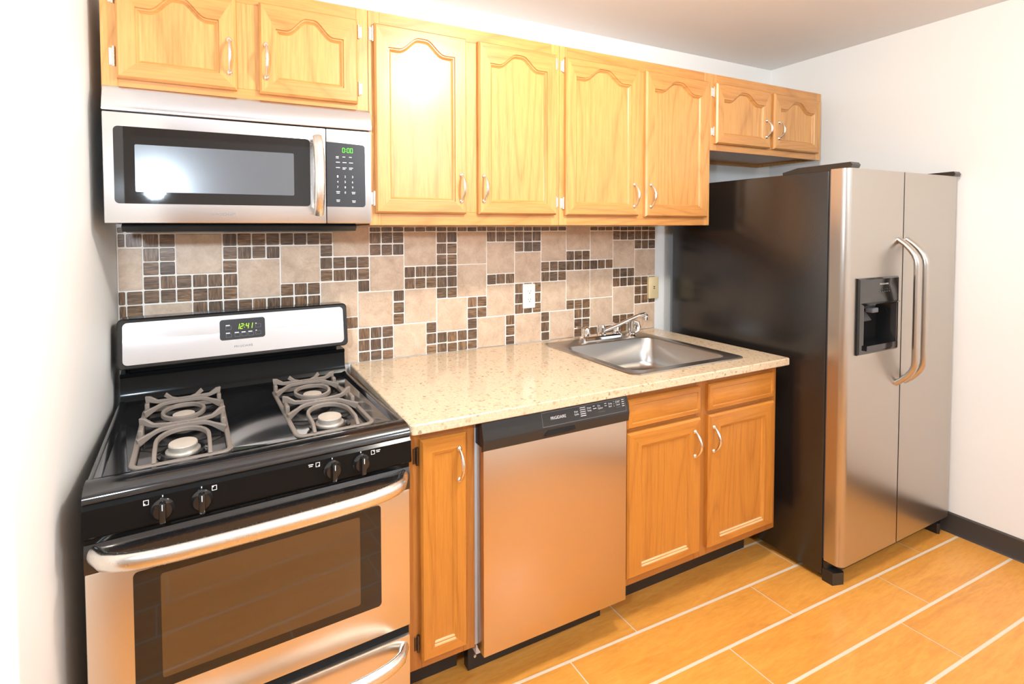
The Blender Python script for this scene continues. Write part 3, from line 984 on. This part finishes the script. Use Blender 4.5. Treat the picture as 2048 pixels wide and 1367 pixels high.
# ------------------------------------------------------------------ gas range (built in its own frame, front towards -y)
def gas_range():
    Wd = 0.744
    t = Thing('gas_range', 'black and stainless gas stove with four burners against the left wall', 'stove', (-0.005, -0.043, 0.0), 0.054, local=True)
    E_, ST = M['enamel'], M['steel_h']
    b = MB()
    b.box(0.003, Wd-0.003, -0.655, -0.012, 0.03, 0.884, M['black_plastic'])
    for x in (0.05, Wd-0.05):
        for y in (-0.06, -0.58):
            b.box(x-0.02, x+0.02, y-0.02, y+0.02, 0.0, 0.031, M['black_plastic'])
    t.part('body', b)
    # cooktop with rolled front edge and two grate wells
    c = MB()
    yf, yb = -0.640, -0.098
    prof = [(-0.10, 0.884), (-0.704, 0.884), (-0.707, 0.888)]
    for k in range(9):
        a = math.radians(90.0*k/8)
        prof.append((-0.662-0.045*math.cos(a), 0.889+0.027*math.sin(a)))
    prof += [(-0.648, 0.915), (-0.640, 0.9085), (-0.630, 0.9065)]
    # side ridges and front lip: sweep of a U-shaped border
    c.prism(prof + [(-0.630, 0.895), (-0.10, 0.895)], 'x', 0.0, Wd, E_)
    for xa, s in ((0.0, 1), (Wd, -1)):
        pr = [(xa, 0.885), (xa, 0.909), (xa+s*0.004, 0.914), (xa+s*0.010, 0.9155), (xa+s*0.018, 0.913), (xa+s*0.026, 0.9065), (xa+s*0.026, 0.885)]
        c.prism(pr, 'y', -0.655, -0.10, E_)
    xs = [0.024, 0.073, 0.299, 0.450, 0.674, Wd-0.024]
    ys = [-0.632, -0.622, -0.180, -0.10]
    zf, zw = 0.9062, 0.8965
    k_ = c.mi(E_)
    for i in range(5):
        for j in range(3):
            a0, a1, b0, b1 = xs[i], xs[i+1], ys[j], ys[j+1]
            if i in (1, 3) and j == 1:
                o = rrect(a0, a1, b0, b1, 0.020, 4)
                ii = rrect(a0+0.012, a1-0.012, b0+0.012, b1-0.012, 0.014, 4)
                sq = []
                n = len(o)//4
                for cc in ((a1, b0), (a1, b1), (a0, b1), (a0, b0)):
                    sq += [cc]*n
                c.loops([[(x, y, zf) for x, y in sq], [(x, y, zf) for x, y in o], [(x, y, zf+0.002) for x, y in rrect(a0+0.003, a1-0.003, b0+0.003, b1-0.003, 0.018, 4)],
                         [(x, y, zw) for x, y in ii]], E_, False, True)
            else:
                f = c.bm.faces.new([c.bm.verts.new(p) for p in ((a0, b0, zf), (a1, b0, zf), (a1, b1, zf), (a0, b1, zf))])
                f.material_index = k_
    bmesh.ops.remove_doubles(c.bm, verts=c.bm.verts, dist=1e-5)
    bmesh.ops.dissolve_degenerate(c.bm, edges=c.bm.edges, dist=1e-5)
    t.part('cooktop', c, ang=40)
    # rear riser and backguard
    r = MB()
    r.prism([(-0.100, 0.885), (-0.106, 0.912), (-0.100, 0.922), (-0.093, 0.935), (-0.090, 0.985), (-0.094, 0.992), (-0.088, 0.998), (-0.02, 0.998), (-0.02, 0.885)],
            'x', 0.004, Wd-0.004, M['enamel_front'])
    r.box(0.03, Wd-0.03, -0.070, -0.02, 0.997, 1.022, M['dark_hole'])
    t.part('rear_riser', r)
    g = MB()
    z0, z1 = 1.020, 1.178
    def yfr(z): return -0.130+0.020*(z-z0)/(z1-z0)
    o = rrect(0.0, Wd, z0, z1, 0.016, 5)
    g.loops([[(x, -0.055, z) for x, z in o], [(x, yfr(z)+0.004, z) for x, z in o], [(x, yfr(z), z) for x, z in rrect(0.004, Wd-0.004, z0+0.004, z1-0.004, 0.014, 5)]],
            M['black_gloss'], True, True)
    g.box(0.01, Wd-0.01, -0.056, -0.020, z0+0.006, z1-0.004, M['black_gloss'], 0.004)
    bg = t.part('backguard', g)
    def fb(a, b_, d): return (a, yfr(b_)-d, b_)
    s = MB()
    o = rrect(0.016, Wd-0.016, z0+0.014, z1-0.012, 0.014, 5)
    s.loops([[fb(x, z, -0.001) for x, z in o], [fb(x, z, 0.0012) for x, z in o]], M['steel_mw'], True, True)
    t.part('backguard_panel', s, bg, 'brushed steel panel')
    dp = MB()
    o = rrect(0.297, 0.444, 1.083, 1.152, 0.009, 4)
    dp.loops([[fb(x, z, 0.0008) for x, z in o], [fb(x, z, 0.0028) for x, z in o]], M['panel_grey'], True, True)
    fn = lambda a, b_, d: fb(a, b_, d+0.0028)
    dg = MB(); seg_digits(dg, '12:41', 0.349, 1.117, 0.0095, 0.0185, 0.0028, fn, M['lime'], 0.16, 0.22)
    t.part('clock_display', dg, bg, 'lime green digital clock')
    pp = dp
    for a, z in ((0.316, 1.118), (0.316, 1.092), (0.344, 1.092), (0.366, 1.092), (0.388, 1.092), (0.412, 1.118), (0.412, 1.094)):
        pp.outline(a, a+0.018, z, z+0.012, 0.0008, fn, M['print_grey'])
        pp.mark(a, a+(0.013 if a < 0.40 else 0.004), z+0.0128, z+0.0158, fn, M['print'])
    t.part('timer_panel', dp, bg, 'charcoal timer panel with white button outlines')
    bl = MB(); bl.text('FRIGIDAIRE', (0.342, 0.402, 1.0555, 1.0625), lambda a, b_, d: fb(a, b_, d+0.0012), M['print_grey'])
    t.part('brand_lettering', bl, bg, 'grey brand lettering')
    # knob panel
    k = MB()
    k.prism([(-0.655, 0.884), (-0.704, 0.884), (-0.712, 0.876), (-0.716, 0.820), (-0.712, 0.815), (-0.655, 0.815)], 'x', 0.0, Wd, M['enamel_front'])
    fp = lambda a, b_, d: (a, -0.712-0.004*(0.876-b_)/0.056-d, b_)
    pr = k
    for a, dots in ((0.110, (0.2, 0.2)), (0.245, (0.2, 0.8)), (0.482, (0.8, 0.2)), (0.628, (0.8, 0.8))):
        pr.outline(a, a+0.0105, 0.861, 0.872, 0.0012, fp, M['print'])
        pr.mark(a+0.0105*dots[0]-0.0018, a+0.0105*dots[0]+0.0018, 0.861+0.011*dots[1]-0.0018, 0.861+0.011*dots[1]+0.0018, fp, M['print'])
    for a in (0.464, 0.642):
        pr.mark(a, a+0.012, 0.8685, 0.8705, fp, M['print']); pr.mark(a+0.001, a+0.010, 0.8645, 0.8665, fp, M['print'])
    for a in (0.147, 0.224, 0.524, 0.600):
        pr.mark(a-0.001, a+0.001, 0.8715, 0.8755, fp, M['print'])
    t.part('control_panel', k, None, 'black knob panel with white burner symbols')
    for a in (0.147, 0.224, 0.524, 0.600):
        n = MB(); zc = 0.847
        n.lathe([(0.0235, 0.0), (0.0235, 0.006), (0.020, 0.010), (0.018, 0.016)], (a, -0.7125, zc), (0, -1, 0), M['black_gloss'], 28)
        n.box(a-0.0065, a+0.0065, -0.742, -0.724, zc-0.0225, zc+0.0225, M['black_gloss'], 0.0035)
        kb = t.part('knob', n)
        q = MB(); q.box(a-0.0008, a+0.0008, -0.7425, -0.7418, zc+0.008, zc+0.021, M['print'])
        t.part('pointer_line', q, kb, 'white pointer line')
    # vent slots between panel and door
    v = MB()
    v.box(0.0, Wd, -0.698, -0.655, 0.797, 0.8155, M['enamel_front'])
    for q in range(6):
        a = 0.16+q*0.072
        v.box(a, a+0.060, -0.7015, -0.697, 0.8085, 0.8115, M['black_gloss'], 0.001, 1)
        v.box(a, a+0.060, -0.7015, -0.697, 0.8015, 0.8045, M['black_gloss'], 0.001, 1)
    t.part('vent_grille', v)
    # oven door
    d = MB()
    d.box(0.001, Wd-0.001, -0.703, -0.657, 0.349, 0.736, ST, 0.004)
    dr = t.part('oven_door', d, None, 'brushed steel oven door')
    cp = MB()
    cp.prism([(-0.658, 0.7365), (-0.7035, 0.7365), (-0.7045, 0.778), (-0.697, 0.7955), (-0.658, 0.7955)], 'x', 0.0005, Wd-0.0005, E_)
    t.part('door_top_trim', cp, dr, 'glossy black strip')
    gl = MB(); gl.prism(rrect(0.087, 0.657, 0.436, 0.714, 0.010, 5), 'y', -0.702, -0.7045, M['glass_black'])
    t.part('window_border', gl, dr, 'black glass border')
    gi = MB(); gi.prism(rrect(0.139, 0.598, 0.459, 0.697, 0.006, 3), 'y', -0.704, -0.7049, M['glass_brown'])
    t.part('window', gi, dr, 'glass with floor reflection and mesh in its brown colour')
    def arc_handle(z, y0, out, r):
        h = MB(); pts = []
        for q in range(33):
            s = q/32
            u = 2*s-1
            e = 1-abs(u)**7
            pts.append((0.018+(Wd-0.036)*s, y0-out*(0.30*e**0.8+0.55*e**0.45+0.15*(1-u*u)), z))
        h.tube(pts, r, M['nickel'], 16, (1.15, 0.85), up=(0, 0, 1))
        return h
    t.part('handle', arc_handle(0.774, -0.700, 0.075, 0.0165), dr, 'curved steel handle')
    # storage drawer
    w = MB()
    w.box(0.001, Wd-0.001, -0.700, -0.657, 0.075, 0.318, ST, 0.004)
    w.box(0.001, Wd-0.001, -0.690, -0.657, 0.317, 0.344, M['dark_hole'])
    sd = t.part('storage_drawer', w)
    t.part('handle', arc_handle(0.288, -0.697, 0.062, 0.0155), sd, 'curved steel handle')
    # burners
    for gx in (0.186, 0.562):
        for by, rr in ((-0.325, 1.0), (-0.545, 1.12)):
            z = 0.8968
            u = MB()
            u.lathe([(0.052*rr, 0), (0.053*rr, 0.002), (0.045*rr, 0.005), (0.040*rr, 0.003)], (gx, by, z), (0, 0, 1), M['black_gloss'], 32)
            u.lathe([(0.036*rr, 0.002), (0.036*rr, 0.006), (0.030*rr, 0.008), (0.030*rr, 0.019), (0.028*rr, 0.0195)], (gx, by, z), (0, 0, 1), M['aluminium'], 32)
            bu = t.part('burner', u)
            cp = MB(); cp.lathe([(0.029*rr, 0.0195), (0.030*rr, 0.021), (0.029*rr, 0.0235), (0.024*rr, 0.0245)], (gx, by, z), (0, 0, 1), M['burner_cap'], 32)
            t.part('burner_cap', cp, bu, 'tan round cap')
    # cast grates
    I = M['iron']
    for gx in (0.186, 0.562):
        g = MB()
        hw, y0, y1 = 0.106, -0.623, -0.200
        zr = 0.9045
        ring = [(x, y, zr) for x, y in rrect(gx-hw, gx+hw, y0, y1, 0.022, 5)]
        g.bar(ring, 0.0125, 0.013, I, closed=True)
        zt = 0.929
        for ys_, back, front in ((-0.215, 1, 1), (-0.435, 1, 1)):
            for sgn in (1, -1):
                pts, hs = [], []
                for q in range(21):
                    u = 2*q/20-1
                    spread = 0.009+0.034*abs(u)**2.2
                    if ys_ > -0.3 and sgn > 0:
                        spread = 0.009+0.012*abs(u)**2.2
                    lift = 0.014*max(0, abs(u)-0.72)/0.28
                    drop = -0.006*max(0, abs(u)-0.9)/0.1
                    pts.append((gx+u*hw*0.985, ys_+sgn*spread, zt+(lift+drop if sgn > 0 else -0.018*max(0, abs(u)-0.55)/0.45)))
                    hs.append(0.011+(0.010*max(0, abs(u)-0.7)/0.3))
                g.bar(pts, 0.0092, hs, I)
            g.box(gx-0.017, gx-0.009, ys_-0.012, ys_+0.012, zt-0.004, zt+0.004, I)
            g.box(gx+0.009, gx+0.017, ys_-0.012, ys_+0.012, zt-0.004, zt+0.004, I)
            for sx in (-1, 1):
                g.box(gx+sx*(hw-0.006)-0.006, gx+sx*(hw-0.006)+0.006, ys_-0.012, ys_+0.030 if ys_ < -0.3 else ys_+0.014, zr-0.004, zt+0.004, I, 0.003, 1)
        # rear finger horns
        for sx in (-1, 1):
            g.bar([(gx+sx*0.016, -0.206, zt), (gx+sx*0.035, -0.199, zt+0.004), (gx+sx*0.052, -0.192, zt+0.016)], 0.007, [0.010, 0.010, 0.013], I)
        # ring round the rear burner, and the open arch round the front one
        rg = [(gx+0.054*math.cos(a), -0.325+0.062*math.sin(a), zt-0.002) for a in [2*math.pi*q/40 for q in range(40)]]
        g.bar(rg, 0.0092, 0.012, I, closed=True)
        ar = [(gx-0.060, -0.621, zr+0.004), (gx-0.060, -0.60, zt-0.003)]
        for q in range(13):
            a = math.pi - math.pi*q/12
            ar.append((gx+0.060*math.cos(a), -0.545+0.075*math.sin(a), zt-0.001))
        ar += [(gx+0.060, -0.60, zt-0.003), (gx+0.060, -0.621, zr+0.004)]
        g.bar(ar, 0.0092, 0.012, I)
        t.part('burner_grate', g, ang=40)
gas_range()

# ------------------------------------------------------------------ dishwasher
def dishwasher():
    x0, x1 = 1.016, 1.588
    yf = -0.694
    t = Thing('dishwasher', 'stainless dishwasher with black control strip below the countertop', 'dishwasher', (1.303, -0.34, 0.0))
    b = MB(); b.box(x0+0.002, x1-0.002, -0.640, -0.05, 0.12, 0.880, M['insulation'])
    b.box(1.0042, x0+0.002, -0.652, -0.40, 0.165, 0.878, M['insulation'])
    t.part('tub', b, None, 'pale insulated tub')
    d = MB(); d.box(x0, x1, yf, -0.652, 0.152, 0.800, M['steel_dw'], 0.003)
    d.box(x0+0.004, x1-0.004, -0.654, -0.640, 0.152, 0.865, M['black_plastic'])
    dr = t.part('door', d)
    s = MB()
    s.prism([(-0.642, 0.801), (-0.642, 0.879), (-0.674, 0.879), (-0.690, 0.874), (-0.702, 0.826), (-0.703, 0.820), (-0.699, 0.792), (-0.690, 0.786), (-0.690, 0.801)],
            'x', x0-0.004, x1+0.002, M['black_plastic'])
    def f(a, b_, d_):
        return (a, -0.690-0.012*(0.874-b_)/0.048-d_, b_)
    fl = s
    fl.outline(1.228, 1.578, 0.8285, 0.871, 0.0011, f, M['print_grey'])
    fl.text('FRIGIDAIRE', (1.262, 1.322, 0.8465, 0.8555), f, M['print'])
    fl.text('Wash\nCycles', (1.356, 1.374, 0.844, 0.859), f, M['print'])
    for q in range(5):
        fl.mark(1.381, 1.404, 0.864-q*0.0062, 0.866-q*0.0062, f, M['print'])
    fl.text('Wash\nTemp', (1.410, 1.428, 0.848, 0.863), f, M['print'])
    fl.mark(1.436, 1.444, 0.862, 0.864, f, M['print']); fl.mark(1.436, 1.450, 0.854, 0.856, f, M['print'])
    fl.text('Dry\nOption', (1.456, 1.477, 0.849, 0.864), f, M['print'])
    fl.mark(1.456, 1.484, 0.841, 0.8418, f, M['print_grey'])
    for z in (0.863, 0.856):
        fl.mark(1.486, 1.489, z, z+0.002, f, M['print']); fl.mark(1.490, 1.495, z, z+0.002, f, M['print'])
    fl.text('Delay\nStart', (1.503, 1.520, 0.850, 0.864), f, M['print'])
    for z in (0.864, 0.857, 0.850):
        fl.mark(1.526, 1.528, z, z+0.002, f, M['print'])
    fl.text('START', (1.534, 1.555, 0.859, 0.866), f, M['print'])
    fl.text('Cancel', (1.536, 1.553, 0.851, 0.8565), f, M['print'])
    fl.mark(1.534, 1.556, 0.845, 0.8458, f, M['print_grey'])
    for q in range(4):
        fl.mark(1.562, 1.573, 0.865-q*0.0065, 0.867-q*0.0065, f, M['print'])
    t.part('control_strip', s, dr, 'black control strip with white printing')
    h = MB()
    h.prism([(1.232, 0.801), (1.246, 0.8175), (1.352, 0.8175), (1.356, 0.804), (1.30, 0.801)], 'y', -0.7036, -0.700, M['dark_hole'])
    t.part('latch_pocket', h, dr, 'dark grip recess')
    k = MB(); k.box(1.027, 1.588, -0.568, -0.54, 0.002, 0.121, M['black_vinyl'])
    t.part('kick_plate', k, None, 'black kick plate')
    t.part('screw', MB().lathe([(0.006, 0), (0.005, 0.003)], (1.052, -0.568, 0.045), (0, -1, 0), M['nickel'], 10))
dishwasher()

# ------------------------------------------------------------------ refrigerator
def refrigerator():
    x0, x1, zt = 2.556, 3.458, 1.692
    t = Thing('refrigerator', 'tall side-by-side stainless refrigerator with black sides against the right wall', 'refrigerator', (3.0, -0.42, 0.0))
    b = MB()
    b.box(x0, x1, -0.800, -0.06, 0.022, zt-0.004, M['black_fridge'], 0.006)
    for x in (x0+0.06, x1-0.06):
        b.box(x-0.03, x+0.03, -0.16, -0.10, 0.0, 0.023, M['black_plastic'])
    t.part('body', b)
    gr = MB()
    gr.box(x0+0.01, x1-0.01, -0.812, -0.78, 0.012, 0.080, M['black_plastic'], 0.003)
    for q in range(30):
        gr.box(x0+0.05+q*0.027, x0+0.066+q*0.027, -0.815, -0.811, 0.028, 0.066, M['black_plastic'])
    t.part('base_grille', gr)
    for x, s in ((x0+0.032, 1), (x1-0.032, -1)):
        f = MB()
        f.prism([(x-0.030, -0.800), (x-0.030, -0.838), (x+0.020, -0.852), (x+0.030, -0.845), (x+0.030, -0.800)] if s > 0 else
                [(x+0.030, -0.800), (x+0.030, -0.838), (x-0.020, -0.852), (x-0.030, -0.845), (x-0.030, -0.800)], 'z', 0.0, 0.050, M['black_plastic'])
        t.part('foot', f)
    YF, YBK = -0.868, -0.806
    zb = 0.088
    xm0, xm1 = 2.968, 2.976
    hx0, hx1, hz0, hz1 = 2.652, 2.914, 0.968, 1.160
    def left_poly(xe):
        pts = [(x0, YBK), (x0, -0.842)]
        for k in range(1, 8):
            a = math.radians(90*k/8)
            pts.append((x0+0.028-0.028*math.cos(a), -0.842-0.026*math.sin(a)))
        return pts + [(x0+0.028, YF), (xe, YF), (xe, YBK)]
    d = MB()
    V = M['steel_v']
    d.prism(left_poly(xm0), 'z', zb, hz0, V)
    d.prism(left_poly(xm0), 'z', hz1, zt, V)
    d.prism(left_poly(hx0), 'z', hz0, hz1, V)
    d.box(hx1, xm0, YF, YBK, hz0, hz1, V)
    ld = t.part('freezer_door', d)
    r = MB()
    pts = [(x1, YBK), (xm1, YBK), (xm1, YF), (x1-0.028, YF)]
    for k in range(1, 8):
        a = math.radians(90*k/8)
        pts.append((x1-0.028+0.028*math.sin(a), -0.842-0.026*math.cos(a)))
    pts.append((x1, -0.842))
    r.prism(pts, 'z', zb, zt, V)
    rd = t.part('fridge_door', r)
    gk = MB(); gk.box(x0+0.004, x1-0.004, YBK-0.0005, -0.800, zb+0.004, zt-0.006, M['rubber'])
    t.part('door_gasket', gk, None, 'dark rubber gasket')
    for x, dd in ((2.938, ld), (3.010, rd)):
        h = MB(); pts = []
        z0, z1 = 0.790, 1.408
        for k in range(29):
            s = k/28
            z = z0+(z1-z0)*s
            e = min(1.0, min(z-z0, z1-z)/0.105)
            pts.append((x, YF+0.002-0.064*math.sin(e*math.pi/2)**0.85, z))
        h.tube(pts, 0.0155, M['steel_v'], 14, (1.0, 0.72), up=(1, 0, 0))
        t.part('handle', h, dd, 'bowed brushed steel bar handle')
    # water and ice dispenser
    p = MB()
    bx0, bx1, bz0, bz1 = 2.622, 2.924, 0.944, 1.253
    G = M['black_gloss']
    def sq(a, b_, c, e, y): return [(a, y, c), (b_, y, c), (b_, y, e), (a, y, e)]
    ox0, ox1, oz0, oz1 = 2.662, 2.908, 0.974, 1.150
    p.loops([sq(bx0, bx1, bz0, bz1, YF+0.0005), sq(bx0, bx1, bz0, bz1, YF-0.006), sq(bx0+0.006, bx1-0.006, bz0+0.006, bz1-0.006, YF-0.011),
             sq(ox0, ox1, oz0, oz1, YF-0.009), sq(ox0+0.006, ox1-0.006, oz0+0.004, oz1+0.004, YF+0.010),
             sq(ox0+0.012, ox1-0.012, oz0+0.004, oz1-0.010, YF+0.055)], G, False, True)
    hood = MB()
    hood.prism([(YF-0.010, 1.152), (YF-0.024, 1.149), (YF+0.030, 1.118), (YF+0.050, 1.145)], 'x', ox0+0.004, ox1-0.004, G)
    hood.box(2.755, 2.800, YF+0.004, YF+0.030, 1.105, 1.125, M['print_grey'], 0.003)
    t.part('dispenser_hood', hood, ld, 'dark chute hood')
    pd = MB()
    pd.prism([(YF+0.050, 1.120), (YF+0.045, 1.125), (YF+0.012, 1.075), (YF+0.018, 1.070)], 'x', 2.70, 2.765, M['rubber'])
    t.part('dispenser_paddle', pd, ld, 'dark grey paddle')
    tr = MB(); tr.prism([(2.668, YF-0.018), (2.902, YF-0.018), (2.896, YF+0.05), (2.674, YF+0.05)], 'z', 0.960, 0.980, G)
    t.part('drip_tray', tr, ld, 'black drip tray')
    tx = p; fn = fy(YF-0.011)
    tx.text('FRIGIDAIRE', (2.770, 2.836, 1.2225, 1.2285), fn, M['print'])
    for q in range(5):
        tx.mark(2.770+q*0.017, 2.779+q*0.017, 1.193, 1.195, fn, M['print_grey']); tx.mark(2.773+q*0.017, 2.776+q*0.017, 1.203, 1.205, fn, M['print_grey'])
    t.part('dispenser', p, ld, 'black water and ice dispenser')
    # hinge covers on top
    for a0, a1, ya in ((x0+0.004, x0+0.062, -0.62), (x1-0.060, x1-0.004, -0.70)):
        c = MB()
        c.prism([(ya, zt-0.006), (ya, zt+0.006), (ya-0.06, zt+0.020), (-0.870, zt+0.022), (-0.876, zt+0.012), (-0.872, zt+0.0005), (-0.806, zt+0.0005), (-0.80, zt-0.006)],
                'x', a0, a1, M['black_plastic'])
        t.part('hinge_cover', c)
refrigerator()
